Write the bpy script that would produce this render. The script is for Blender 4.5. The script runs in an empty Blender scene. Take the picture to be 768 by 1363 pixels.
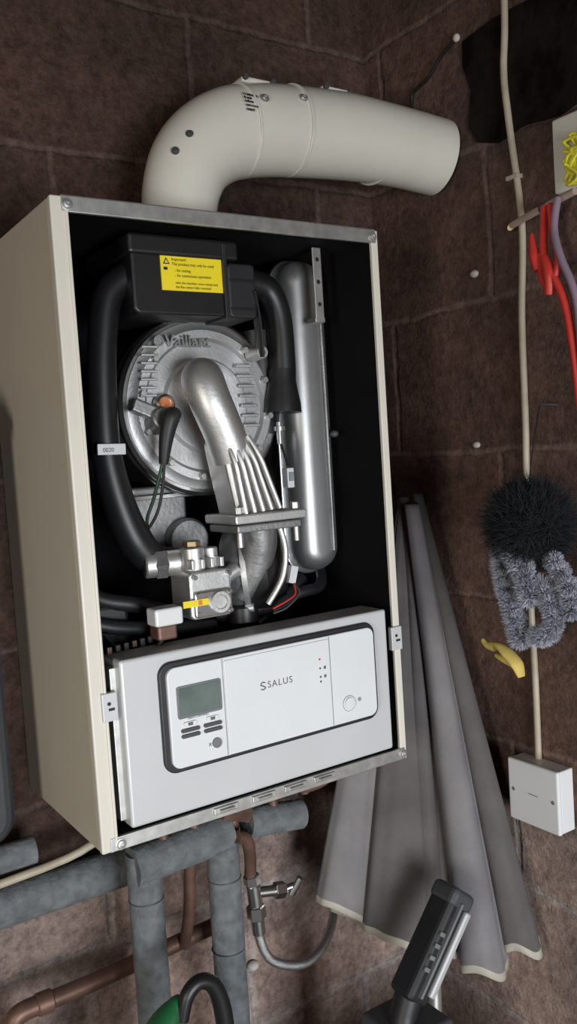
import bpy, math, random
from mathutils import Matrix, Vector
random.seed(7)
SC=bpy.context.scene
COL=SC.collection
D=0.272      # back wall
XR=0.66      # right wall
FZ=-1.25     # floor
CZ=1.35      # ceiling

# ---------------------------------------------------------------- materials
def mat(name,col,rough=.5,metal=0.,var=.12,scale=30.,bump=0.,bscale=200.,coat=0.,emit=None,estr=0.,spec=.5):
    m=bpy.data.materials.new(name);m.use_nodes=True
    nt=m.node_tree;N=nt.nodes;L=nt.links;b=N["Principled BSDF"]
    tc=N.new("ShaderNodeTexCoord")
    nz=N.new("ShaderNodeTexNoise");nz.inputs["Scale"].default_value=scale;nz.inputs["Detail"].default_value=5
    L.new(tc.outputs["Object"],nz.inputs["Vector"])
    r=N.new("ShaderNodeValToRGB");e=r.color_ramp.elements
    e[0].position=.3;e[1].position=.7
    e[0].color=tuple(c*(1-var) for c in col)+(1,);e[1].color=tuple(min(1,c*(1+var)) for c in col)+(1,)
    L.new(nz.outputs["Fac"],r.inputs["Fac"]);L.new(r.outputs["Color"],b.inputs["Base Color"])
    b.inputs["Roughness"].default_value=rough;b.inputs["Metallic"].default_value=metal
    b.inputs["Specular IOR Level"].default_value=spec
    if coat: b.inputs["Coat Weight"].default_value=coat
    if bump:
        n2=N.new("ShaderNodeTexNoise");n2.inputs["Scale"].default_value=bscale;n2.inputs["Detail"].default_value=4
        L.new(tc.outputs["Object"],n2.inputs["Vector"])
        bp=N.new("ShaderNodeBump");bp.inputs["Strength"].default_value=bump;bp.inputs["Distance"].default_value=.002
        L.new(n2.outputs["Fac"],bp.inputs["Height"]);L.new(bp.outputs["Normal"],b.inputs["Normal"])
    if emit: b.inputs["Emission Color"].default_value=tuple(emit)+(1,);b.inputs["Emission Strength"].default_value=estr
    return m

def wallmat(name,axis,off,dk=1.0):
    m=bpy.data.materials.new(name);m.use_nodes=True
    nt=m.node_tree;N=nt.nodes;L=nt.links;b=N["Principled BSDF"]
    tc=N.new("ShaderNodeTexCoord");sp=N.new("ShaderNodeSeparateXYZ");L.new(tc.outputs["Object"],sp.inputs[0])
    cb=N.new("ShaderNodeCombineXYZ")
    ad=N.new("ShaderNodeMath");ad.operation='ADD';ad.inputs[1].default_value=off;L.new(sp.outputs[axis],ad.inputs[0])
    az=N.new("ShaderNodeMath");az.operation='ADD';az.inputs[1].default_value=3*.225-.425;L.new(sp.outputs[2],az.inputs[0])
    L.new(ad.outputs[0],cb.inputs[0]);L.new(az.outputs[0],cb.inputs[1])
    wn=N.new("ShaderNodeTexNoise");wn.inputs["Scale"].default_value=14;wn.inputs["Detail"].default_value=5;L.new(tc.outputs["Object"],wn.inputs["Vector"])
    wm=N.new("ShaderNodeVectorMath");wm.operation='SCALE';wm.inputs[3].default_value=.018;L.new(wn.outputs["Color"],wm.inputs[0])
    wa=N.new("ShaderNodeVectorMath");wa.operation='ADD';L.new(cb.outputs[0],wa.inputs[0]);L.new(wm.outputs[0],wa.inputs[1])
    def brick(c1,c2,mo,ms,sm):
        br=N.new("ShaderNodeTexBrick");L.new(wa.outputs[0],br.inputs["Vector"])
        for k,v in (("Scale",1),("Brick Width",.45),("Row Height",.225),("Mortar Size",ms),("Mortar Smooth",sm)): br.inputs[k].default_value=v
        br.inputs["Color1"].default_value=c1+(1,);br.inputs["Color2"].default_value=c2+(1,);br.inputs["Mortar"].default_value=mo+(1,);return br
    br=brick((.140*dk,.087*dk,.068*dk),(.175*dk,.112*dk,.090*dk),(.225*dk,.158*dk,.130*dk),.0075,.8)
    br2=brick((.46,.35,.30),(.36,.28,.24),(.50,.43,.39),.011,.6)
    n1=N.new("ShaderNodeTexNoise");n1.inputs["Scale"].default_value=9;n1.inputs["Detail"].default_value=6;L.new(tc.outputs["Object"],n1.inputs["Vector"])
    s1=N.new("ShaderNodeMath");s1.operation='MULTIPLY_ADD';s1.inputs[1].default_value=.16;L.new(n1.outputs["Fac"],s1.inputs[0]);L.new(sp.outputs[2],s1.inputs[2])
    mr=N.new("ShaderNodeMapRange");mr.inputs[1].default_value=-.085;mr.inputs[2].default_value=-.055;mr.inputs[3].default_value=1;mr.inputs[4].default_value=0
    L.new(s1.outputs[0],mr.inputs[0])
    def mixn(bt,fac=None):
        x=N.new("ShaderNodeMix");x.data_type='RGBA';x.blend_type=bt
        if fac is not None:x.inputs[0].default_value=fac
        return x
    mx=mixn('MIX');L.new(mr.outputs[0],mx.inputs[0]);L.new(br.outputs["Color"],mx.inputs[6]);L.new(br2.outputs["Color"],mx.inputs[7])
    n2=N.new("ShaderNodeTexNoise");n2.inputs["Scale"].default_value=75;n2.inputs["Detail"].default_value=9;n2.inputs["Roughness"].default_value=.72;L.new(tc.outputs["Object"],n2.inputs["Vector"])
    rp=N.new("ShaderNodeValToRGB");rp.color_ramp.elements[0].position=.33;rp.color_ramp.elements[0].color=(.5,.5,.52,1);rp.color_ramp.elements[1].position=.68;rp.color_ramp.elements[1].color=(1.35,1.35,1.35,1)
    L.new(n2.outputs["Fac"],rp.inputs[0])
    mu=mixn('MULTIPLY',1);L.new(mx.outputs[2],mu.inputs[6]);L.new(rp.outputs[0],mu.inputs[7])
    n3=N.new("ShaderNodeTexNoise");n3.inputs["Scale"].default_value=5;n3.inputs["Detail"].default_value=6;L.new(tc.outputs["Object"],n3.inputs["Vector"])
    rp3=N.new("ShaderNodeValToRGB");rp3.color_ramp.elements[0].position=.35;rp3.color_ramp.elements[0].color=(.66,.66,.68,1);rp3.color_ramp.elements[1].position=.68;rp3.color_ramp.elements[1].color=(1.3,1.22,1.2,1)
    L.new(n3.outputs["Fac"],rp3.inputs[0])
    mu2=mixn('MULTIPLY',1);L.new(mu.outputs[2],mu2.inputs[6]);L.new(rp3.outputs[0],mu2.inputs[7])
    L.new(mu2.outputs[2],b.inputs["Base Color"]);b.inputs["Roughness"].default_value=.92;b.inputs["Specular IOR Level"].default_value=.15
    hs=N.new("ShaderNodeMath");hs.operation='MULTIPLY_ADD';hs.inputs[1].default_value=-.5;L.new(br.outputs["Fac"],hs.inputs[0]);L.new(n2.outputs["Fac"],hs.inputs[2])
    bp=N.new("ShaderNodeBump");bp.inputs["Strength"].default_value=1;bp.inputs["Distance"].default_value=.008;L.new(hs.outputs[0],bp.inputs["Height"]);L.new(bp.outputs[0],b.inputs["Normal"])
    return m

M=dict(
 cream=mat("cream_powder_coat",(.56,.50,.40),.38,0,.03,6),
 strip=mat("pale_flange_paint",(.68,.64,.56),.35,0,.03,8),
 zinc=mat("galvanised_steel",(.52,.52,.50),.42,.8,.18,60),
 inner=mat("matt_black_lining",(.004,.004,.005),.8,0,.2,20,spec=.15),
 black=mat("black_plastic",(.010,.010,.011),.42,0,.15,40),
 rubber=mat("black_rubber",(.014,.014,.016),.5,0,.2,40),
 alu=mat("cast_aluminium",(.62,.62,.61),.46,.85,.12,25,.12,260),
 door=mat("cast_aluminium_door",(.54,.54,.54),.50,.85,.15,25,.15,300),
 alud=mat("dark_cast_aluminium",(.30,.30,.30),.5,.85,.25,25,.25,200),
 steel=mat("polished_steel",(.60,.60,.60),.28,1,.08,15),
 steelb=mat("brushed_steel",(.40,.40,.40),.42,.85,.10,9,.05,80),
 brass=mat("aged_brass",(.40,.31,.18),.42,.9,.2,50),
 copper=mat("dull_copper",(.17,.095,.072),.5,.5,.35,30),
 white=mat("white_plastic",(.72,.73,.74),.35,0,.02,20),
 panel=mat("pale_grey_metal",(.57,.58,.59),.35,.1,.03,10),
 fascia=mat("fascia_plastic",(.70,.72,.73),.4,0,.02,15),
 fline=mat("seam_grey",(.28,.29,.3),.5),
 lcd=mat("lcd_glass",(.13,.165,.15),.10,0,.3,18),
 grey=mat("grey_plastic",(.16,.165,.17),.45),
 tank=mat("charcoal_tank_plastic",(.030,.031,.035),.6),
 dgrey=mat("dark_grey_plastic",(.055,.058,.063),.5),
 yellow=mat("yellow_label",(.85,.68,.02),.45,0,.04),
 ink=mat("black_ink",(.01,.01,.01),.6),
 greyink=mat("grey_ink",(.12,.12,.13),.6),
 red=mat("red_rubber",(.55,.04,.03),.4,0,.15),
 redl=mat("red_lamp",(.7,.05,.02),.3),
 orange=mat("orange_glass",(.75,.25,.10),.25,0,.1),  # plain orange tint for the sight glass and valve mark
 green=mat("green_plastic",(.015,.12,.04),.4),
 dgreen=mat("green_wire",(.012,.045,.018),.5),
 foam=mat("grey_foam_lagging",(.130,.142,.150),.9,0,.3,60,.7,150),
 cable=mat("cream_cable",(.42,.36,.27),.5,0,.15),
 flue=mat("flue_white_enamel",(.66,.63,.56),.24,0,.04,9,coat=.4),
 fluej=mat("flue_clamp_white",(.68,.65,.58),.3),
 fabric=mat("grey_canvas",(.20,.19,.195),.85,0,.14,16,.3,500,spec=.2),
 fabric_shaded=mat("grey_canvas_shaded",(.115,.105,.105),.9,0,.16,16,.3,500,spec=.2),  # same canvas, with the shade of rear and tucked folds put into its colour
 hem=mat("cream_hem",(.42,.39,.33),.8),
 bfur=mat("black_shaggy_yarn",(.008,.009,.012),.9,0,.3),
 gfur=mat("grey_chenille_yarn",(.36,.37,.44),.9,0,.25),
 yfoot=mat("yellow_felt",(.62,.47,.12),.8,0,.1),
 purple=mat("mauve_cord",(.25,.18,.24),.6),
 ycord=mat("yellow_cord",(.72,.66,.05),.6),
 wood=mat("workbench_timber",(.12,.08,.05),.7,0,.35,18),
 peg=mat("pale_dowel",(.42,.32,.26),.6,0,.2),
 soot=mat("black_bitumen_paint",(.012,.009,.008),.95,0,.6,25,.8,60,spec=.05),
 conc=mat("concrete",(.2,.19,.18),.9,0,.2,8,.6,40),
 ceil=mat("ceiling_board",(.10,.07,.055),.9,0,.2,6),
 braid=mat("braided_steel_hose",(.55,.55,.55),.35,.95,.4,900,.6,900),
 brushed=mat("silver_strip",(.70,.71,.73),.35,.5,.05),
 plug=mat("white_filler",(.5,.45,.42),.8),
)
# ---------------------------------------------------------------- mesh helpers
PAR=[None]
def grp(name,loc=(0,0,0)):
    e=bpy.data.objects.new(name,None);e.empty_display_size=.05;COL.objects.link(e);PAR[0]=e;return e
def top(): PAR[0]=None
def mk(name,verts,faces,m,smooth=False,bevel=0,seg=3,mats=None,fm=None):
    me=bpy.data.meshes.new(name);me.from_pydata([tuple(v) for v in verts],[],faces);me.update()
    o=bpy.data.objects.new(name,me);COL.objects.link(o)
    for x in (mats or [m]): me.materials.append(x)
    if fm:
        for i,k in enumerate(fm): me.polygons[i].material_index=k
    import bmesh
    bm=bmesh.new();bm.from_mesh(me);bmesh.ops.recalc_face_normals(bm,faces=bm.faces);bm.to_mesh(me);bm.free()
    if smooth:
        for p in me.polygons: p.use_smooth=True
    if bevel:
        b=o.modifiers.new("bevel",'BEVEL');b.width=bevel;b.segments=seg;b.limit_method='ANGLE';b.angle_limit=math.radians(40)
    if PAR[0]: o.parent=PAR[0]
    return o
def box(name,lo,hi,m,bevel=0,rot=None,piv=None):
    x0,y0,z0=lo;x1,y1,z1=hi
    v=[Vector(p) for p in ((x0,y0,z0),(x1,y0,z0),(x1,y1,z0),(x0,y1,z0),(x0,y0,z1),(x1,y0,z1),(x1,y1,z1),(x0,y1,z1))]
    if rot:
        c=Vector(piv) if piv else sum(v,Vector())/8
        R=Matrix.Rotation(rot[0],3,rot[1]);v=[c+R@(p-c) for p in v]
    return mk(name,v,[(0,1,2,3),(4,5,6,7),(0,1,5,4),(1,2,6,5),(2,3,7,6),(3,0,4,7)],m,bevel=bevel)
def prism(name,pts,y0,y1,m,bevel=0,smooth=False,seg=3):
    n=len(pts);v=[(x,y0,z) for x,z in pts]+[(x,y1,z) for x,z in pts]
    f=[tuple(range(n)),tuple(range(2*n-1,n-1,-1))]+[(i,(i+1)%n,n+(i+1)%n,n+i) for i in range(n)]
    return mk(name,v,f,m,bevel=bevel,seg=seg,smooth=smooth)
def rrect(x0,x1,z0,z1,r,n=8):
    p=[]
    for cx,cz,a in ((x1-r,z1-r,0),(x0+r,z1-r,90),(x0+r,z0+r,180),(x1-r,z0+r,270)):
        for i in range(n+1):
            t=math.radians(a+90*i/n);p.append((cx+r*math.cos(t),cz+r*math.sin(t)))
    return p
def pillow(name,x0,x1,z0,z1,r,y0,y1,edge,m,n=10,k=6):
    # rounded pressing: front face domed by inset rings
    v=[];f=[];rings=[]
    for j in range(k+1):
        a=math.pi/2*j/k;ins=edge*(1-math.cos(a));yy=y0+edge*(1-math.sin(a))
        rr=max(r-ins,.001);rings.append([(x,yy,z) for x,z in rrect(x0+ins,x1-ins,z0+ins,z1-ins,rr,n)])
    rings.insert(0,[(x,y1,z) for x,z in rrect(x0,x1,z0,z1,r,n)])
    m_=len(rings[0])
    for R in rings:v+=R
    for j in range(len(rings)-1):
        for i in range(m_):
            f.append((j*m_+i,j*m_+(i+1)%m_,(j+1)*m_+(i+1)%m_,(j+1)*m_+i))
    f.append(tuple(range(m_)));f.append(tuple(range(len(v)-m_,len(v))))
    o=mk(name,v,f,m,smooth=True);es=o.modifiers.new("split",'EDGE_SPLIT');es.split_angle=math.radians(60);return o
def frame_of(d):
    d=d.normalized();a=Vector((0,0,1)) if abs(d.z)<.9 else Vector((1,0,0))
    u=d.cross(a).normalized();return u,d.cross(u).normalized()
def smoothpts(P,n=8):
    P=[Vector(p) for p in P]
    if len(P)<3:return P
    out=[]
    for i in range(len(P)-1):
        p0=P[max(i-1,0)];p1=P[i];p2=P[i+1];p3=P[min(i+2,len(P)-1)]
        for k in range(n):
            t=k/n
            out.append(.5*((2*p1)+(-p0+p2)*t+(2*p0-5*p1+4*p2-p3)*t*t+(-p0+3*p1-3*p2+p3)*t**3))
    out.append(P[-1]);return out
def tube(name,P,r,m,seg=20,n=8,flat=(1,1),cap=True):
    k=len(P)
    rr=r if isinstance(r,(list,tuple)) else [r]*k
    Q=smoothpts(P,n) if k>2 else [Vector(p) for p in P]
    R=[]
    for i in range(len(Q)):
        t=i/(len(Q)-1)*(k-1);a=min(int(t),k-2);R.append(rr[a]+(rr[a+1]-rr[a])*(t-a))
    v=[];f=[];u=None
    for i,q in enumerate(Q):
        d=(Q[min(i+1,len(Q)-1)]-Q[max(i-1,0)]).normalized()
        if u is None: u,w=frame_of(d)
        else:
            u=(u-d*u.dot(d)).normalized()
        w=d.cross(u).normalized()
        for s in range(seg):
            a=2*math.pi*s/seg;v.append(q+(u*math.cos(a)*flat[0]+w*math.sin(a)*flat[1])*R[i])
    for i in range(len(Q)-1):
        for s in range(seg):
            s2=(s+1)%seg;f.append((i*seg+s,i*seg+s2,(i+1)*seg+s2,(i+1)*seg+s))
    if cap: f.append(tuple(range(seg)));f.append(tuple(range(len(v)-seg,len(v))))
    o=mk(name,v,f,m,smooth=True)
    es=o.modifiers.new("split",'EDGE_SPLIT');es.split_angle=math.radians(50);return o
def lathe(name,p,axis,prof,m,seg=40):
    p=Vector(p);d=Vector(axis).normalized();u,w=frame_of(d);v=[];f=[]
    for t,r in prof:
        for s in range(seg):
            a=2*math.pi*s/seg;v.append(p+d*t+(u*math.cos(a)+w*math.sin(a))*max(r,1e-5))
    for i in range(len(prof)-1):
        for s in range(seg):
            s2=(s+1)%seg;f.append((i*seg+s,i*seg+s2,(i+1)*seg+s2,(i+1)*seg+s))
    f.append(tuple(range(seg)));f.append(tuple(range(len(v)-seg,len(v))))
    o=mk(name,v,f,m,smooth=True)
    es=o.modifiers.new("split",'EDGE_SPLIT');es.split_angle=math.radians(35);return o
def cyl(name,p0,p1,r,m,seg=28,r1=None):
    p0=Vector(p0);p1=Vector(p1);L=(p1-p0).length;r1=r if r1 is None else r1;c=min(r,r1)*.12
    return lathe(name,p0,p1-p0,[(0,r-c),(c,r),(L-c,r1),(L,r1-c)],m,seg)
def ball(name,c,rad,m,seg=24,rings=14):
    rx,ry,rz=(rad,)*3 if not isinstance(rad,(tuple,list)) else rad
    v=[];f=[]
    for i in range(rings+1):
        th=math.pi*i/rings
        for s in range(seg):
            a=2*math.pi*s/seg;st=max(math.sin(th),1e-3);v.append((c[0]+rx*st*math.cos(a),c[1]+ry*st*math.sin(a),c[2]+rz*math.cos(th)))
    for i in range(rings):
        for s in range(seg):
            s2=(s+1)%seg;f.append((i*seg+s,i*seg+s2,(i+1)*seg+s2,(i+1)*seg+s))
    return mk(name,v,f,m,smooth=True)
def text(name,body,loc,size,m,rot=(math.pi/2,0,0),ext=.0003,bold=1.0):
    c=bpy.data.curves.new(name,'FONT');c.body=body;c.size=size;c.extrude=ext;c.space_character=bold
    o=bpy.data.objects.new(name,c);COL.objects.link(o);o.location=loc;o.rotation_euler=rot
    bpy.context.view_layer.update()
    me=bpy.data.meshes.new_from_object(o);me.transform(o.matrix_world)
    COL.objects.unlink(o);bpy.data.objects.remove(o)
    n=bpy.data.objects.new(name,me);COL.objects.link(n);me.materials.clear();me.materials.append(m)
    if PAR[0]:n.parent=PAR[0]
    return n
def screw(name,p,r=.005,axis=(0,-1,0),m=None):
    lathe(name,p,axis,[(0,r*1.25),(.0012,r*1.25),(.0014,r),(.0032,r*.85),(.0036,r*.45),(.0022,r*.4),(.0022,.0001)],m or M['zinc'],20)
def fuzz(name,centres,m,n,length,core=.62,width=.0011,curl=.25):
    v=[];f=[]
    for (c,r) in centres:
        c=Vector(c)
        for k in range(n):
            d=Vector((random.gauss(0,1),random.gauss(0,1),random.gauss(0,1))).normalized()
            j=Vector((random.gauss(0,1),random.gauss(0,1),random.gauss(0,1)))*curl
            s=d.cross(Vector((random.random(),random.random(),random.random()))).normalized()*width
            a=c+d*r*core;b=c+(d+j*.4).normalized()*r*(core+1)/2;e=c+(d+j).normalized()*r*(1+random.uniform(-length,length))
            i=len(v);v+=[a-s,a+s,b+s,b-s,e];f+=[(i,i+1,i+2,i+3),(i+3,i+2,i+4)]
    me=bpy.data.meshes.new(name);me.from_pydata([tuple(p) for p in v],[],f);me.materials.append(m)
    o=bpy.data.objects.new(name,me);COL.objects.link(o)
    if PAR[0]:o.parent=PAR[0]
    return o

# ---------------------------------------------------------------- room shell
top()
box("wall_back",(-2.6,D,FZ),(XR+.15,D+.15,CZ),wallmat("painted_block_back_shaded",0,.12,.62))  # block colour darkened here to stand in for light falloff on this wall
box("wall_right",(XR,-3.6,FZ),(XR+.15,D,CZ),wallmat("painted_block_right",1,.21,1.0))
box("floor",(-2.6,-3.6,FZ-.1),(XR+.15,D+.15,FZ),M['conc'])
box("ceiling",(-2.6,-3.6,CZ),(XR+.15,D+.15,CZ+.1),M['ceil'])
# black-painted block high on the right wall (ragged brushed edge)
pp=[(.04,1.025),(-.02,1.032),(-.09,1.028),(-.2,1.04),(-.5,1.04),(-.5,.87),(-.3,.862),(-.2,.872),(-.13,.858),(-.07,.866),(-.02,.858),(.02,.872),(.036,.90),(.028,.95),(.042,.99)]
n=len(pp)
mk("black_wall_patch",[(XR-.002,y,z) for y,z in pp]+[(XR,y,z) for y,z in pp],[tuple(range(n)),tuple(range(n,2*n))]+[(i,(i+1)%n,n+(i+1)%n,n+i) for i in range(n)],M['soot'])

# ---------------------------------------------------------------- boiler
grp("wall_hung_gas_boiler")
B=D-.002
box("side_left",(-.005,.013,0),(.001,B,.72),M['cream'],.0015)
box("side_left_return",(-.002,.009,.002),(.004,.014,.718),M['fline'])
box("flange_left",(-.006,0,0),(.013,.009,.72),M['strip'],.002)
box("flange_left_bead",(.0095,-.002,0.002),(.013,.003,.718),M['strip'],.0012)
box("side_right",(.433,.004,0),(.440,B,.72),M['strip'],.0015)
box("flange_right",(.429,0,0),(.440,.006,.72),M['strip'],.0015)
box("top_panel",(0,.006,.714),(.44,B,.72),M['cream'],.001)
box("top_rail",(.006,-.001,.703),(.436,.004,.7205),M['zinc'],.001)
box("top_rail_lip",(.006,.0,.717),(.436,.02,.7215),M['zinc'],.001)
box("bottom_rail",(.004,-.001,0),(.436,.004,.016),M['zinc'],.001)
box("bottom_rail_lip",(.004,0,.0),(.436,.03,.003),M['zinc'])
box("bottom_panel",(.003,.03,.0),(.436,B,.004),M['dgrey'])
box("back_panel",(.0,B-.006,.004),(.44,B,.716),M['inner'])
box("lining_left",(.0015,.012,.006),(.004,B-.006,.712),M['inner'])
box("lining_right",(.4295,.008,.006),(.433,B-.006,.712),M['inner'])
box("lining_top",(.004,.02,.709),(.43,B-.006,.7135),M['inner'])
for i,(x,z) in enumerate(((.012,.711),(.430,.711),(.016,.007),(.432,.008))): screw("casing_screw_%d"%i,(x,-.001,z),.0052)
for i,x in enumerate((.151,.205,.252,.297)):
    box("tray_clip_%d"%i,(x-.017,-.004,.006),(x+.017,.002,.014),M['zinc'],.001);cyl("tray_clip_pin_%d"%i,(x-.010,-.0055,.010),(x+.010,-.0055,.010),.0018,M['zinc'],12)
for i,(x,z) in enumerate(((.014,.164),(.430,.170))):
    box("side_bracket_%d"%i,(x-.008,-.004,z-.016),(x+.010,.004,z+.016),M['panel'],.001);cyl("side_bracket_hole_%d"%i,(x,-.0045,z+.004),(x,-.003,z+.004),.0022,M['ink'],14)
    box("side_bracket_slot_%d"%i,(x-.001,-.0045,z-.004),(x+.006,-.003,z-.001),M['ink'])
# heat exchanger
lathe("heat_exchanger_drum",(.213,.125,.5),(0,1,0),[(0,.114),(.02,.117),(.1,.117),(.12,.10)],M['black'],56)
lathe("heat_exchanger_rim",(.213,.099,.5),(0,1,0),[(0,.106),(0,.112),(.004,.1165),(.010,.1165),(.014,.113),(.018,.117),(.026,.117)],M['steel'],72)
lathe("burner_door",(.213,.088,.5),(0,1,0),[(.004,.0001),(.004,.03),(0,.05),(0,.058),(.005,.062),(.005,.083),(.001,.087),(.001,.097),(.006,.102),(.008,.108),(.02,.108)],M['door'],72)
for i in range(12):
    a=math.radians(20+i*30)
    if i not in (2,3): cyl("door_bolt_%d"%i,(.213+.0925*math.cos(a),.080,.5+.0925*math.sin(a)),(.213+.0925*math.cos(a),.090,.5+.0925*math.sin(a)),.0045,M['zinc'],6)
for i in range(7):
    box("door_rib_right_%d"%i,(.262-.001*i,.081,.470+i*.013),(.287-.001*i,.088,.474+i*.013),M['door'],.001)
    box("door_rib_left_%d"%i,(.118+.001*i,.081,.512+i*.010),(.140+.001*i,.088,.515+i*.010),M['door'],.001)
text("door_lettering","Vaillant",(.156,.0835,.574),.022,M['alud'],ext=.002)
lathe("door_badge",(.149,.087,.581),(0,-1,0),[(0,.007),(.003,.007),(.003,.005),(.001,.0045),(.001,.0001)],M['alud'],20)
lathe("sight_glass_ring",(.150,.088,.502),(0,-1,0),[(0,.014),(.008,.013),(.010,.010),(.006,.009),(.006,.0001)],M['steel'],28)
ball("sight_glass",(.150,.083,.502),(.009,.004,.009),M['orange'])
# igniter
cyl("igniter_base",(.137,.088,.478),(.137,.060,.484),.014,M['alud'],20)
tube("igniter_boot",[(.150,.055,.488),(.140,.048,.484),(.133,.05,.46),(.129,.055,.428)],[.008,.0115,.009,.0055],M['rubber'])
tube("igniter_lead",[(.128,.055,.43),(.123,.06,.409),(.119,.07,.385),(.113,.08,.36),(.118,.09,.33)],.0022,M['dgreen'],8)
tube("igniter_lead_black",[(.130,.055,.43),(.127,.058,.40),(.121,.065,.37),(.112,.075,.35)],.002,M['ink'],8)
box("igniter_bracket",(.102,.07,.488),(.135,.086,.505),M['alud'],.003,(.4,'Y'))
# lower exchanger plates
box("sump_plate",(.118,.135,.31),(.196,.15,.40),M['alud'],.004)
box("sump_plate_edge",(.110,.125,.383),(.26,.135,.389),M['steel'],.001)
cyl("sump_ring",(.19,.12,.325),(.19,.16,.325),.03,M['alud'])
# air box
prism("air_box",rrect(.102,.232,.607,.692,.008),.045,.17,M['black'],.003)
box("air_box_lid",(.098,.04,.676),(.246,.18,.700),M['black'],.004)
prism("air_box_end_cap",rrect(.226,.266,.604,.672,.006),.036,.16,M['rubber'],.003)
box("air_box_band",(.222,.039,.604),(.228,.165,.696),M['rubber'],.001)
for i in range(2): box("cap_ridge_%d"%i,(.228,.034,.614+.035*i),(.264,.037,.617+.035*i),M['black'],.0005)
box("warning_label",(.139,.0435,.6355),(.2275,.0452,.6785),M['yellow'])
for i,(s,z,x) in enumerate((("Important!",.671,.1535),("The product may only be used:",.6655,.1535),("- for testing",.658,.157),("- for continuous operation",.652,.157),("with the chamber cover closed and",.6435,.157),("the flue system fully mounted",.6385,.157))):
    text("label_text_%d"%i,s,(x,.0433,z),.0044 if i>3 else .005,M['ink'],ext=.0001,bold=.93)
mk("label_warning_triangle",[(.142,.0432,.6665),(.151,.0432,.6665),(.1465,.0432,.6745),(.1440,.0430,.6677),(.149,.0430,.6677),(.1465,.0430,.6722)],[(0,1,2),(3,4,5)],M['ink'],mats=[M['ink'],M['yellow']],fm=[0,1])
box("label_book_icon",(.1425,.0430,.6595),(.1475,.0433,.663),M['ink'])
tube("strap_right",[(.262,.04,.64),(.274,.05,.60),(.281,.06,.56)],.006,M['black'],12,flat=(1.6,.5))
lathe("earth_boss",(.283,.085,.565),(0,-1,0),[(0,.010),(.028,.008),(.028,.0045),(.022,.004),(.022,.0001)],M['alu'],20)
# hoses
tube("air_hose_left",[(.128,.075,.662),(.108,.078,.655),(.084,.08,.632),(.073,.08,.58),(.068,.08,.52),(.067,.08,.448),(.078,.08,.385),(.095,.08,.338),(.118,.08,.311),(.150,.085,.306)],[.016,.0175,.018,.0175,.0175,.018,.020,.022,.020,.016],M['black'],28)
box("hose_tag",(.048,.0575,.443),(.083,.0615,.456),M['white'],.001,(.03,'Y'))
text("hose_tag_text","0020",(.054,.0573,.4465),.007,M['ink'],ext=.0001)
tube("air_hose_right",[(.262,.08,.655),(.288,.08,.658),(.313,.08,.648),(.326,.08,.615),(.328,.08,.557),(.326,.08,.52)],[.017,.018,.018,.018,.018,.018],M['black'],28)
lathe("air_hose_cuff",(.326,.08,.545),(-.05,0,-1),[(0,.0185),(.018,.0195),(.045,.025),(.058,.026),(.058,.023)],M['black'],32)
lathe("silencer_tube",(.312,.115,.60),(0,0,-1),[(0,.025),(.10,.025),(.14,.022)],M['black'],28)
# expansion vessel : two domed pressings joined by a rolled seam
pillow("expansion_vessel",.350,.420,.262,.700,.034,.088,.135,.026,M['steelb'])
prism("vessel_seam",rrect(.344,.4275,.255,.706,.040,12),.128,.135,M['steel'],.0025)
prism("vessel_rear",rrect(.350,.422,.262,.700,.034,10),.135,.21,M['steelb'],.016)
tube("vessel_press_groove",[(.401,.0882,.67),(.401,.0868,.5),(.401,.0882,.29)],.0022,M['alud'],10)
box("holed_bracket",(.371,.055,.612),(.385,.058,.706),M['zinc'],.001)
for i in range(3): cyl("bracket_hole_%d"%i,(.378,.0543,.63+i*.03),(.378,.0553,.63+i*.03),.003,M['ink'],12)
box("bracket_foot",(.370,.055,.606),(.386,.075,.613),M['zinc'],.001)
ball("vessel_pin",(.408,.08,.455),(.006,.006,.005),M['dgrey'])
# small bolts / connectors right of the disc
lathe("union_nut",(.322,.09,.475),(0,0,-1),[(0,.004),(.006,.004),(.006,.008),(.012,.008),(.012,.004),(.03,.004)],M['zinc'],12)
tube("sensor_wire",[(.322,.09,.45),(.325,.085,.43),(.326,.08,.415)],.0018,M['ink'],8)
box("white_connector",(.318,.07,.385),(.329,.084,.412),M['white'],.0015)
box("white_connector_tab",(.320,.068,.394),(.327,.070,.406),M['fline'],.0005)
# cast mixing pipe
tube("mixer_pipe",[(.212,.094,.516),(.198,.068,.528),(.185,.044,.527),(.188,.034,.502),(.203,.032,.462),(.214,.034,.43)],[.026,.0265,.0265,.0260,.0255,.026],M['alu'],40,n=12)
prism("mixer_outlet",[(.190,.452),(.224,.462),(.2435,.425),(.268,.360),(.207,.356),(.197,.41)],.016,.068,M['alu'],.006)
for i in range(5):
    a=i/4
    x0=.197+.030*a;z0=.448+.008*a;x1=.211+.050*a;z1=.361+.003*a
    P=[]
    for k in range(7):
        t=k/6;P.append((x0+(x1-x0)*t,.016-.010*min(1,t*4),z0+(z1-z0)*t))
    tube("mixer_fin_%d"%i,P,.0030,M['alu'],8,flat=(1,1.2))
prism("mixer_flange",rrect(.192,.296,.349,.3605,.003,4),-.002,.078,M['alu'],.002)
box("mixer_flange_lower",(.196,.002,.338),(.290,.074,.3475),M['alud'],.002)
for i,(x,y) in enumerate(((.202,.008),(.285,.008),(.285,.066))):
    cyl("flange_bolt_%d"%i,(x,y,.361),(x,y,.370),.0062,M['zinc'],6);cyl("flange_bolt_shank_%d"%i,(x,y,.32),(x,y,.345),.004,M['zinc'],12)
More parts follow.
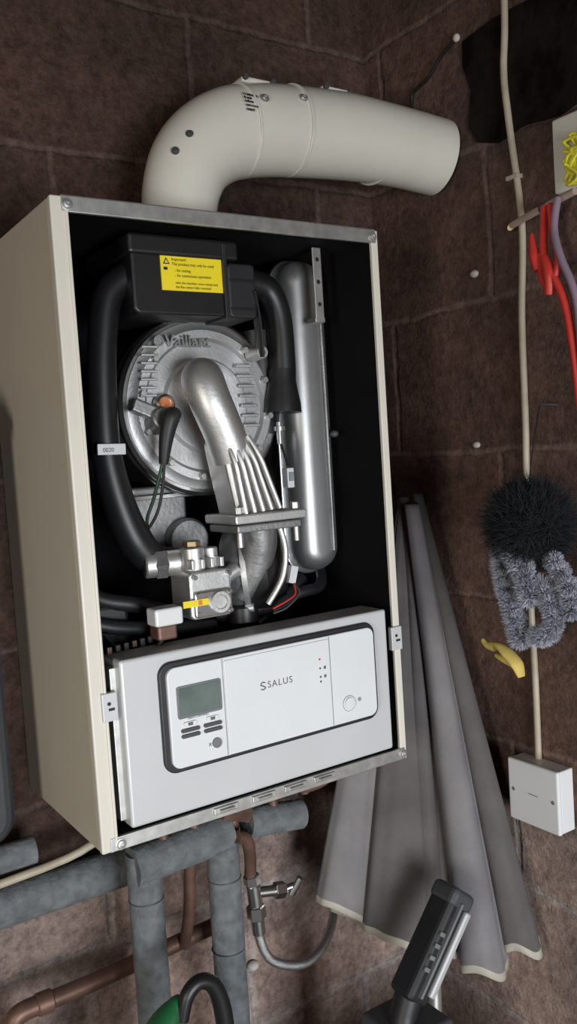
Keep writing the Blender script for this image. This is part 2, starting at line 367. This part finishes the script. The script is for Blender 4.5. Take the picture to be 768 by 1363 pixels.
# fan
ax=Vector((.80,-.55,.05)).normalized();c=Vector((.258,.088,.283))
lathe("fan_volute",c-ax*.034,ax,[(0,.018),(0,.040),(.006,.052),(.018,.058),(.030,.058)],M['alud'],48)
lathe("fan_rim",c-ax*.006,ax,[(0,.058),(0,.063),(.007,.063),(.007,.056)],M['alu'],48)
lathe("fan_motor",c+ax*.001,ax,[(0,.057),(.026,.056),(.038,.046),(.046,.042),(.05,.028)],M['black'],48)
tube("fan_throat",[(.242,.035,.345),(.246,.04,.315),(.240,.05,.28),(.225,.06,.25)],[.026,.024,.02,.012],M['alud'],24)
tube("fan_edge_bead",[(.262,.012,.343),(.268,.010,.31),(.262,.012,.275),(.243,.02,.243)],.0038,M['alu'],12)
for i in range(4):
    a=math.radians(50+80*i);u,w=frame_of(ax);p=c+(u*math.cos(a)+w*math.sin(a))*.062
    cyl("fan_lug_%d"%i,p-ax*.008,p+ax*.004,.006,M['alu'],12)
box("fan_plug",(.286,.03,.262),(.297,.045,.285),M['white'],.001,(.3,'Y'))
for i,mm in enumerate(('red','ink','dgrey')): tube("fan_wire_%d"%i,[(.291,.03,.262),(.285+.003*i,.02,.25),(.27,.018,.243-.004*i),(.25,.02,.236-.003*i)],.0013,M[mm],8)
# gas valve
prism("gas_valve_body",rrect(.136,.193,.238,.296,.006),.022,.075,M['alu'],.003)
prism("gas_valve_plate",rrect(.139,.190,.241,.272,.004),.016,.022,M['steel'],.0015)
lathe("gas_valve_dial",(.172,.016,.257),(0,-1,0),[(0,.013),(.004,.013),(.004,.009),(.002,.008),(.002,.0001)],M['alu'],24)
for i,(x,z) in enumerate(((.143,.245),(.187,.245),(.187,.268),(.143,.268),(.141,.29),(.188,.29))): cyl("valve_screw_%d"%i,(x,.014,z),(x,.022,z),.003,M['steel'],6)
box("gas_valve_label",(.122,.014,.256),(.156,.0155,.264),M['yellow'])
box("gas_valve_mark",(.142,.0138,.257),(.147,.0145,.263),M['orange'])
cyl("valve_turret",(.152,.04,.296),(.152,.04,.325),.014,M['alu'],24)
cyl("valve_turret_top",(.152,.04,.325),(.152,.04,.333),.010,M['brass'],6)
cyl("valve_stub",(.178,.045,.296),(.178,.045,.322),.010,M['alu'],20)
for i in range(4): box("valve_fin_%d"%i,(.140+.013*i,.02,.299),(.145+.013*i,.05,.311),M['alu'],.001)
cyl("gas_inlet_union",(.100,.07,.306),(.150,.06,.306),.016,M['alu'],24)
cyl("gas_inlet_nut",(.112,.068,.306),(.128,.064,.306),.019,M['alud'],6)
cyl("gas_outlet",(.193,.045,.28),(.215,.045,.29),.010,M['alu'],20)
box("white_plug",(.087,.018,.238),(.123,.045,.259),M['white'],.003)
box("orange_plug",(.090,.02,.221),(.115,.045,.239),M['copper'],.003)
tube("plug_lead",[(.1,.03,.222),(.085,.035,.205),(.06,.05,.2),(.045,.07,.23)],.003,M['ink'],10)
# dark hydraulic clutter in the base
for i,(P,r) in enumerate((([(.03,.12,.30),(.05,.10,.27),(.10,.09,.255),(.15,.1,.235)],.010),([(.02,.09,.25),(.06,.08,.235),(.12,.08,.225),(.2,.09,.215)],.009),([(.21,.1,.225),(.26,.08,.228),(.32,.09,.235),(.36,.12,.25)],.011),([(.29,.12,.20),(.33,.09,.235),(.38,.1,.24),(.41,.14,.26)],.008))):
    tube("harness_%d"%i,P,r,M['rubber'],16)
box("pump_head",(.028,.09,.21),(.085,.17,.262),M['black'],.006)
cyl("diverter_motor",(.235,.07,.215),(.235,.07,.238),.02,M['black'])
for i in range(6): box("wiring_clip_%d"%i,(.03+.012*i,.03+.004*i,.212+.003*(i%2)),(.036+.012*i,.036+.004*i,.223),M['dgrey'] if i%3 else M['copper'],.001)
tube("blue_white_lead",[(.030,.05,.05),(.028,.03,.07),(.031,.02,.09)],.003,M['foam'],8)
# control tray
box("control_tray",(.027,-.010,.0235),(.409,.042,.2145),M['panel'],.0035)
box("control_tray_side",(.020,.004,.03),(.028,.07,.205),M['zinc'],.001)
prism("control_gasket",rrect(.0705,.384,.0735,.2030,.016),-.0145,-.009,M['rubber'],.002)
prism("control_fascia",rrect(.0785,.3785,.0795,.1970,.011),-.019,-.012,M['fascia'],.0015)
for i,x in enumerate((.1500,.3055)): box("fascia_seam_%d"%i,(x-.0006,-.0193,.081),(x+.0006,-.0186,.1958),M['fline'])
prism("fascia_door",rrect(.1515,.3045,.083,.1935,.002,3),-.0205,-.018,M['fascia'],.0008)
prism("lcd_surround",rrect(.0885,.1465,.1365,.1745,.003,4),-.0200,-.018,M['grey'],.0005)
prism("lcd",rrect(.0915,.1435,.1395,.1720,.001,3),-.0206,-.019,M['lcd'])
text("maker_print","SALUS CONTROLS",(.101,-.0195,.1345),.0032,M['greyink'],ext=.0001)
for i,x in enumerate((.103,.132)):
    for j,z in enumerate((.1295,.1225,.1160)):
        if j==0: prism("key_%d_%d"%(i,j),rrect(x-.008,x+.008,z-.0026,z+.0026,.0015,4),-.0210,-.019,M['fascia'],.0005); box("key_icon_%d"%i,(x-.003,-.0214,z-.0018),(x+.003,-.0209,z+.0018),M['greyink'])
        else: prism("key_%d_%d"%(i,j),rrect(x-.012,x+.012,z-.0022,z+.0022,.0021,4),-.0215,-.019,M['dgrey'],.0005)
lathe("small_knob",(.136,-.019,.099),(0,-1,0),[(0,.0062),(.002,.006),(.002,.0001)],M['grey'],24)
text("reset_mark","x",(.125,-.0196,.097),.008,M['greyink'],ext=.0001)
text("salus_lettering","SALUS",(.2095,-.0208,.1495),.0115,M['greyink'],ext=.0001,bold=1.2)
tube("logo_swirl",[(.2065,-.0207,.1565),(.2025,-.0207,.1575),(.2000,-.0207,.1545),(.2035,-.0207,.1528),(.2065,-.0207,.1505),(.2035,-.0207,.1485),(.2000,-.0207,.1497)],.0007,M['greyink'],8)
for i,z in enumerate((.170,.1585,.1475,.1415)): cyl("led_%d"%i,(.2885,-.0212,z),(.2885,-.0203,z),.0014,M['redl' if i in(0,) else 'greyink'],12)
for i,z in enumerate((.1585,.1475)): box("led_icon_%d"%i,(.294,-.0209,z-.0018),(.2975,-.0203,z+.0018),M['greyink'])
lathe("round_button",(.332,-.019,.104),(0,-1,0),[(0,.0095),(.0006,.0095),(.0006,.0082),(.003,.0078),(.0034,.0001)],M['fascia'],32)
lathe("round_button_ring",(.332,-.0188,.104),(0,-1,0),[(0,.0105),(.0004,.0105),(.0004,.0096)],M['fline'],32)
lathe("indicator",(.349,-.019,.106),(0,-1,0),[(0,.0028),(.0005,.0028),(.0005,.0001)],M['fline'],16)

# ---------------------------------------------------------------- flue
grp("flue_pipe")
fp=[(.213,.13,.722),(.214,.13,.752),(.220,.13,.787),(.236,.13,.822),(.264,.13,.850),(.303,.13,.870),(.355,.129,.881),(.42,.127,.887),(.49,.123,.890),(.55,.118,.888),(.605,.113,.884),(XR,.106,.877)]
fr=[.049,.049,.051,.054,.057,.060,.0605,.0605,.0600,.058,.057,.057]
tube("flue_duct",fp,fr,M['flue'],48,10)
lathe("flue_collar",(.213,.13,.7205),(0,0,1),[(0,.057),(.006,.057),(.010,.051)],M['fluej'],40)
for i,(x,zc,rr) in enumerate(((.312,.873,.0602),(.395,.8855,.0605),(.548,.888,.0582))):
    lathe("flue_joint_%d"%i,(x-.002,.129-.003*i,zc),(1,0,.12-.07*i),[(0,rr),(0,rr+.001),(.0025,rr+.001),(.0025,rr)],M['fluej'],48)
def on(x,yc,zc,deg,r=.061): a=math.radians(deg);return (x,yc-r*math.cos(a),zc+r*math.sin(a)),(0,-math.cos(a),math.sin(a))
for i,(x,zc,dg) in enumerate(((.322,.875,24),(.385,.884,26),(.495,.890,22),(.55,.888,16))):
    p,nn=on(x,.127,zc,dg,.060);screw("flue_screw_%d"%i,p,.0048,nn)
for i,(p,nn) in enumerate((((.213,.085,.842),(-.5,-.8,.3)),((.194,.090,.820),(-.6,-.8,.1)))): screw("flue_elbow_screw_%d"%i,p,.004,nn,M['dgrey'])
for i,(x,zc) in enumerate(((.290,.869),(.455,.889))):
    for j in range(5):
        dg=30-j*5.5
        p,nn=on(x,.128,zc,dg,.0617);text("flue_print_%d_%d"%(i,j),("WARNING","fit seal","before","use www","tested")[j],p,.0058,M['ink'],rot=(math.pi/2-math.radians(dg),0,.03),ext=.0003,bold=.85)
for i,(x,z) in enumerate(((.340,.9385),(.475,.9495))): box("flue_clamp_block_%d"%i,(x-.026,.112,z-.003),(x+.026,.135,z+.005),M['fluej'],.003)
for i,(x,z) in enumerate(((.318,.941),(.362,.941),(.453,.951),(.497,.951))): cyl("flue_clamp_screw_%d"%i,(x,.112,z),(x,.107,z),.004,M['dgrey'],12)

# ---------------------------------------------------------------- pipework below
grp("boiler_pipework")
tube("lagging_cross",[(.075,.12,-.084),(.13,.12,-.082),(.215,.12,-.078)],.025,M['foam'],24)
tube("lagging_drop_left",[(.092,.125,-.07),(.092,.125,-.5),(.092,.125,FZ)],.0225,M['foam'],24)
tube("lagging_drop_right",[(.208,.125,-.09),(.206,.125,-.5),(.206,.125,FZ)],.0225,M['foam'],24)
tube("lagging_stub",[(.245,.12,-.075),(.30,.12,-.083),(.335,.12,-.088)],.021,M['foam'],24)
tube("lagging_back_run",[(-2.4,.235,-.135),(-.4,.235,-.135),(.12,.235,-.135)],.027,M['foam'],24)
tube("lagging_left_low",[(-2.4,.22,-.066),(-.4,.22,-.066),(-.02,.22,-.066)],.018,M['foam'],20)
tube("thin_pipe_back",[(-2.4,.20,-.095),(-.3,.20,-.093),(.07,.20,-.072)],.0055,M['cable'],14)
for i,(x,l) in enumerate(((.12,-.075),(.165,-.06),(.225,-.08),(.29,-.07),(.345,-.06))):
    cyl("tail_%d"%i,(x,.12,0),(x,.12,l),.0075,M['copper'],18);cyl("tail_nut_%d"%i,(x,.12,-.006),(x,.12,-.022),.013,M['zinc' if i>2 else 'brass'],6)
cyl("cross_nut",(.205,.11,-.045),(.245,.11,-.06),.011,M['copper'],6)
tube("thin_copper_1",[(.30,.11,-.02),(.33,.105,-.045),(.37,.105,-.045),(.395,.11,-.03)],.006,M['copper'],14)
cyl("isolator_chrome",(.285,.10,-.03),(.315,.10,-.048),.009,M['steel'],6)
for i,(x,z) in enumerate(((.092,-.13),(.208,-.14),(.206,-.24))): cyl("lagging_tie_%d"%i,(x,.125,z),(x,.125,z-.004),.0232,M['dgrey'],24)
tube("copper_run",[(-.052,.2,-.262),(.02,.2,-.262),(.10,.2,-.258),(.19,.2,-.252),(.232,.2,-.250)],.0115,M['copper'],20)
tube("copper_elbow",[(-.040,.2,-.262),(-.062,.2,-.264),(-.070,.2,-.275),(-.071,.2,-.30)],.0125,M['copper'],20)
cyl("elbow_collar",(-.018,.2,-.262),(-.040,.2,-.262),.0145,M['copper'],20)
tube("copper_down",[(-.071,.2,-.29),(-.071,.2,-.6),(-.071,.2,FZ)],.011,M['copper'],18)
lathe("compression_fitting",(-.071,.2,-.295),(0,0,-1),[(0,.014),(.012,.018),(.03,.018),(.03,.014),(.045,.014)],M['white'],8)
cyl("run_tee",(.10,.2,-.258),(.13,.2,-.2565),.0145,M['copper'],20)
tube("copper_riser",[(.17,.19,-.255),(.172,.17,-.20),(.170,.15,-.12),(.168,.125,-.06)],.0085,M['copper'],16)
tube("loop_top",[(.215,.095,-.078),(.232,.10,-.088),(.242,.11,-.115),(.246,.12,-.15)],.0085,M['copper'],16)
cyl("valve_collar",(.247,.12,-.150),(.249,.12,-.165),.012,M['steel'],6)
cyl("valve_body",(.249,.12,-.165),(.252,.12,-.205),.010,M['steel'],20)
cyl("valve_nut",(.251,.12,-.195),(.252,.12,-.215),.0135,M['steel'],6)
cyl("check_valve_arm",(.252,.12,-.178),(.288,.115,-.184),.0075,M['steel'],18)
cyl("check_valve_nut",(.280,.116,-.183),(.297,.115,-.186),.0115,M['steel'],6)
cyl("tap_spindle",(.297,.115,-.186),(.312,.112,-.184),.005,M['steel'],14)
tube("tap_lever",[(.306,.112,-.195),(.312,.108,-.184),(.318,.104,-.172)],.0052,M['steel'],12)
tube("braided_hose",[(.252,.12,-.212),(.254,.12,-.245),(.268,.12,-.280),(.300,.122,-.303),(.340,.13,-.316),(.385,.15,-.312),(.425,.18,-.290),(.452,.215,-.262),(.468,D-.018,-.235)],.0068,M['braid'],16)
cyl("hose_ferrule",(.252,.12,-.212),(.2535,.12,-.238),.0095,M['steel'],18)
ball("white_drain_plug",(.245,.13,-.285),(.009,.009,.007),M['plug'])

# dark tank on the back wall, left of the boiler
top()
grp("charcoal_storage_tank")
prism("tank_body",rrect(-.40,-.050,-.030,.52,.035),.17,D-.001,M['tank'],.014)
prism("tank_lid",rrect(-.402,-.048,.47,.50,.008),.167,D-.001,M['tank'],.003)

# ---------------------------------------------------------------- canopy
top()
def ribbed(name,c0,c1,a0,a1,b0,b1,NF,depth,ph,skew,m1,wob=.9,zt=0.,zr=0.,pw=.75):
    v=[];f=[];fm=[];NT=64;NS=NF*30
    r=Vector((.836,-.549,0));fw=Vector((.549,.836,0));c0=Vector(c0);c1=Vector(c1)
    for i in range(NT+1):
        t=i/NT;c=c0.lerp(c1,t);a=a0+(a1-a0)*t;b=b0+(b1-b0)*t
        for s in range(NS):
            th=2*math.pi*s/NS
            ph2=NF*th+wob*math.sin(2*th+ph)+skew*t
            fold=abs(math.sin(ph2/2))**pw
            k=1-depth*(1-fold)*min(1,t*2.5+.2)+.015*math.sin(3*NF*th+5*t)
            q=th+.12*math.sin(ph2)*t
            p=c+r*(a*k*math.cos(q))+fw*(b*k*math.sin(q))
            z=c.z+zt*math.cos(th)*t-zr*t*(1-fold)+.006*math.sin(3*th+1.2)*t
            x=min(p.x,XR-.004);y=min(p.y,D-.012)
            if z>-.02: x=max(x,.447)
            v.append((x,y,z))
    for i in range(NT):
        for s in range(NS):
            s2=(s+1)%NS;f.append((i*NS+s,i*NS+s2,(i+1)*NS+s2,(i+1)*NS+s));fm.append(1 if i==NT-1 else 0)
    o=mk(name,v,f,None,smooth=True,mats=[m1,M['hem']],fm=fm)
    s=o.modifiers.new("thick",'SOLIDIFY');s.thickness=.0016
    return o
grp("folded_parasol")
ribbed("canopy_back",(.590,.150,.350),(.500,.080,-.30),.008,.125,.008,.070,5,.38,.4,.5,M['fabric_shaded'],zt=-.035,zr=.008)
ribbed("canopy_flap_left",(.560,.160,.30),(.425,.110,-.268),.010,.066,.008,.030,3,.26,2.6,-.4,M['fabric'],zt=-.034,zr=.004)
ribbed("canopy_roll_front",(.580,.120,.340),(.556,-.012,-.338),.012,.040,.010,.038,2,.26,1.0,.9,M['fabric'],zt=-.003,zr=.006)
ribbed("canopy_roll_inner",(.585,.135,.33),(.505,.040,-.320),.008,.032,.008,.028,2,.28,2.4,.6,M['fabric_shaded'],zt=-.004,zr=.006)
ribbed("canopy_roll_right",(.598,.125,.355),(.610,-.038,-.318),.008,.032,.006,.030,2,.22,.2,.4,M['fabric_shaded'],zt=-.004,zr=.006)
tube("pole",[(.588,.140,.33),(.55,.09,.0),(.51,.05,-.35),(.49,.035,-.519)],[.006,.010,.011,.011],M['zinc'],16)

# ---------------------------------------------------------------- bench with tools
top()
grp("workbench")
box("bench_top",(-.15,-.14,-.56),(.60,.095,-.52),M['wood'],.004)
for i,(x,y) in enumerate(((-.12,-.12),(.54,-.12),(-.12,.045),(.54,.045))): box("leg_%d"%i,(x,y,FZ),(x+.045,y+.045,-.56),M['wood'],.003)
box("bench_rail",(-.12,-.115,-.65),(.585,-.09,-.56),M['wood'],.003)

grp("cordless_work_lamp")
dv=Vector((.095,.0,.115)).normalized()
def obox(name,c,L,w,d,m,bev):
    c=Vector(c);u=dv;s=Vector((u.z,0,-u.x));y=Vector((0,1,0));vs=[]
    for a in (-1,1):
        for b in (-1,1):
            for e in (-1,1): vs.append(c+u*L*a/2+s*w*b/2+y*d*e/2)
    return mk(name,vs,[(0,1,3,2),(4,5,7,6),(0,1,5,4),(2,3,7,6),(0,2,6,4),(1,3,7,5)],m,bevel=bev)
lc=Vector((.430,-.04,-.247));sd=Vector((dv.z,0,-dv.x))
obox("lamp_body",lc,.150,.042,.042,M['rubber'],.008)
obox("lamp_lens",lc+sd*.0135+Vector((0,-.024,0)),.118,.011,.008,M['brushed'],.003)
obox("lamp_trim",lc-sd*.004+Vector((0,-.023,0)),.130,.004,.008,M['grey'],.001)
for i in range(4): obox("lamp_vent_%d"%i,lc-sd*.013+dv*(-.03+.016*i)+Vector((0,-.022,0)),.006,.010,.004,M['grey'],.001)
obox("lamp_head",lc+dv*.068,.026,.046,.046,M['dgrey'],.008)
tube("lamp_neck",[lc-dv*.066,lc-dv*.085+Vector((0,0,-.01)),(.372,-.04,-.335)],[.019,.019,.022],M['rubber'],16)
box("battery_pack",(.335,-.085,-.40),(.425,.005,-.328),M['dgrey'],.007)
box("battery_foot",(.325,-.095,-.519),(.435,.015,-.395),M['black'],.01)
text("battery_lettering","18V Li-ion",(.345,-.0857,-.352),.014,M['foam'],ext=.0004)
grp("hedge_trimmer")
tube("trimmer_body",[(.022,.01,-.30),(.040,.01,-.255),(.056,.01,-.228),(.070,.01,-.211),(.080,.01,-.205)],[.028,.028,.022,.012,.007],M['green'],28,flat=(1,.75))
box("trimmer_motor",(-.01,-.02,-.519),(.07,.05,-.285),M['green'],.02)
box("trimmer_vent",(.02,-.026,-.30),(.06,-.018,-.27),M['black'],.002)
tube("trimmer_handle",[(.074,.0,-.225),(.083,.0,-.198),(.100,.0,-.188),(.118,.0,-.200),(.128,.0,-.235),(.130,.0,-.29),(.122,.0,-.36)],[.008,.009,.009,.010,.011,.011,.011],M['black'],16)
tube("trimmer_guard",[(.052,-.004,-.30),(.072,-.006,-.262),(.080,-.005,-.235)],.010,M['black'],14)
box("trimmer_label",(.040,-.024,-.270),(.066,-.020,-.262),M['ycord'],.001,(-.4,'Y'))

# ---------------------------------------------------------------- right-wall items
top()
grp("surface_cable")
tube("cable_run",[(XR-.006,-.050,CZ),(XR-.006,-.048,1.045),(XR-.006,-.041,.95),(XR-.006,-.046,.88),(XR-.006,-.061,.735),(XR-.006,-.053,.6),(XR-.006,-.051,.456),(XR-.006,-.048,.369),(XR-.006,-.045,.2),(XR-.006,-.047,.08),(XR-.006,-.046,-.045)],.0050,M['cable'],12)
for i,z in enumerate((.80,.22)): box("cable_clip_%d"%i,(XR-.012,-.062,z-.003),(XR,-.040,z+.003),M['cable'],.001)
grp("fused_spur_box")
box("back_box",(.632,-.103,-.134),(XR,-.012,-.043),M['white'],.002)
box("face_plate",(.625,-.104,-.135),(.633,-.011,-.042),M['white'],.003)
for i,y in enumerate((-.094,-.021)): cyl("plate_screw_%d"%i,(.6245,y,-.088),(.626,y,-.088),.003,M['grey'],14)
box("plate_mark",(.6245,-.067,-.088),(.6252,-.050,-.0865),M['fline'])
grp("light_switch")
box("switch_plate",(.648,-.212,.755),(XR,-.124,.852),M['flue'],.003)
box("rocker",(.643,-.178,.785),(.650,-.158,.815),M['white'],.002,(.12,'Y'))
for i in range(9):
    pts=[(.640-.006*random.random(),-.150-.045*random.random(),.755+.065*random.random()) for _ in range(6)]
    tube("yellow_cord_loop_%d"%i,pts,.0024,M['ycord'],8)
grp("wall_peg")
tube("dowel",[(.646,-.048,.732),(.640,-.09,.737),(.632,-.17,.745)],.0050,M['peg'],14)
tube("dowel_hook",[(XR,-.046,.731),(.65,-.044,.731),(.642,-.050,.729)],.004,M['brass'],10)
cyl("dowel_fixing",(XR,-.115,.742),(.632,-.115,.738),.007,M['dgrey'],12)
grp("red_jump_leads")
tube("red_lead_a",[(.622,-.128,.735),(.612,-.133,.70),(.605,-.138,.665),(.60,-.155,.64),(.60,-.172,.60),(.6,-.182,.54),(.6,-.190,.46),(.6,-.2,.40)],.0055,M['red'],14)
tube("red_lead_b",[(.622,-.138,.735),(.610,-.150,.70),(.602,-.163,.655),(.6,-.150,.625),(.6,-.137,.64),(.605,-.132,.67)],.0050,M['red'],14)
tube("mauve_lead",[(.622,-.150,.74),(.610,-.152,.70),(.6,-.168,.66),(.6,-.19,.60),(.6,-.195,.5)],.0050,M['purple'],14)
tube("clamp_handle",[(.604,-.140,.665),(.600,-.150,.640),(.600,-.148,.615)],[.006,.009,.006],M['red'],14)
tube("clamp_jaw",[(.606,-.118,.700),(.602,-.124,.670),(.600,-.130,.650)],[.003,.007,.005],M['red'],12)
grp("thin_black_cable")
tube("wire",[(XR-.004,.153,.97),(XR-.004,.150,.99),(XR-.004,.115,1.0),(XR-.004,.085,1.02),(XR-.004,.05,1.033)],.0026,M['ink'],10)
ball("wire_clip",(XR-.004,.049,1.034),(.005,.006,.006),M['plug'])
for i,(y,z,s) in enumerate(((.039,.684,.008),(.052,.426,.007))):
    top();o=ball("wall_plug",(XR-.001,y,z),(.005,s,s*.7),M['plug'])

# hanging shaggy bird puppet
grp("bird_marionette")
bc=(.575,-.119,.317)
ball("body_core",bc,.042,M['bfur']);fuzz("body_shag",[(bc,.066)],M['bfur'],7000,.16,.5,.0007,.34)
chain=[]
def beads(P,r,n=4):
    for p in smoothpts(P,n): chain.append((tuple(p),r*random.uniform(.92,1.08)))
beads([(.555,-.085,.275),(.552,-.090,.245),(.552,-.098,.215),(.553,-.105,.190),(.555,-.110,.165)],.0175,2)
beads([(.553,-.100,.292),(.55,-.115,.275),(.55,-.128,.250),(.55,-.135,.225)],.019,2)
beads([(.565,-.145,.240),(.56,-.160,.215),(.56,-.165,.190),(.56,-.150,.172),(.56,-.135,.170)],.0155,2)
beads([(.57,-.16,.27),(.57,-.180,.240),(.57,-.185,.21)],.016,2)
fuzz("leg_pompoms",chain,M['gfur'],620,.12,.25,.0010,.22)
tube("leg_cord_a",[(.57,-.10,.30),(.552,-.09,.245),(.555,-.11,.165)],.006,M['gfur'],10)
tube("leg_cord_b",[(.57,-.13,.29),(.55,-.135,.225),(.56,-.160,.215),(.56,-.165,.19),(.56,-.135,.17)],.006,M['gfur'],10)
tube("foot",[(.555,-.056,.150),(.553,-.072,.150),(.552,-.090,.141),(.552,-.106,.128),(.552,-.113,.112)],[.003,.007,.011,.011,.006],M['yfoot'],14,flat=(1,.5))
tube("foot_toe_a",[(.553,-.044,.153),(.553,-.052,.147),(.553,-.066,.145)],[.003,.005,.006],M['yfoot'],10)
tube("foot_toe_b",[(.551,-.07,.135),(.55,-.085,.132),(.552,-.10,.128)],[.003,.005,.006],M['yfoot'],10)
tube("hanging_string",[(.58,-.115,.36),(.60,-.110,.42),(.622,-.105,.475)],.0012,M['ink'],6)
cyl("string_hook",(XR,-.105,.475),(.618,-.105,.477),.0015,M['dgrey'],10)

# ---------------------------------------------------------------- camera
a,b,c=-.5810,1.5052,-.0646
R=Matrix.Rotation(a,3,'Z')@Matrix.Rotation(b,3,'X')@Matrix.Rotation(c,3,'Z')
cd=bpy.data.cameras.new("camera");cam=bpy.data.objects.new("camera",cd);COL.objects.link(cam)
cam.matrix_world=Matrix.Translation((-.3289,-.9116,.4297))@R.to_4x4()
cd.sensor_fit='VERTICAL';cd.sensor_height=24;cd.lens=24*1158.5/1363;cd.clip_start=.01
SC.camera=cam
# ---------------------------------------------------------------- light
def area(name,loc,tgt,sx,sy,w,col,spread=180):
    l=bpy.data.lights.new(name,'AREA');l.shape='RECTANGLE';l.size=sx;l.size_y=sy;l.energy=w;l.color=col;l.spread=math.radians(spread)
    o=bpy.data.objects.new(name,l);COL.objects.link(o);o.location=loc
    o.rotation_euler=(Vector(tgt)-Vector(loc)).to_track_quat('-Z','Y').to_euler();return o
area("side_window_daylight",(-1.9,-1.35,.20),(.45,0,.0),.45,.8,7.5,(1,.95,.86),110)
area("doorway_daylight",(-.1,-2.9,-.25),(.35,0,-.2),1.1,1.1,21,(.93,.965,1),90)
w=bpy.data.worlds.new("world");SC.world=w;w.use_nodes=True
w.node_tree.nodes["Background"].inputs[0].default_value=(.70,.6,.52,1);w.node_tree.nodes["Background"].inputs[1].default_value=.07
SC.view_settings.view_transform='Standard'
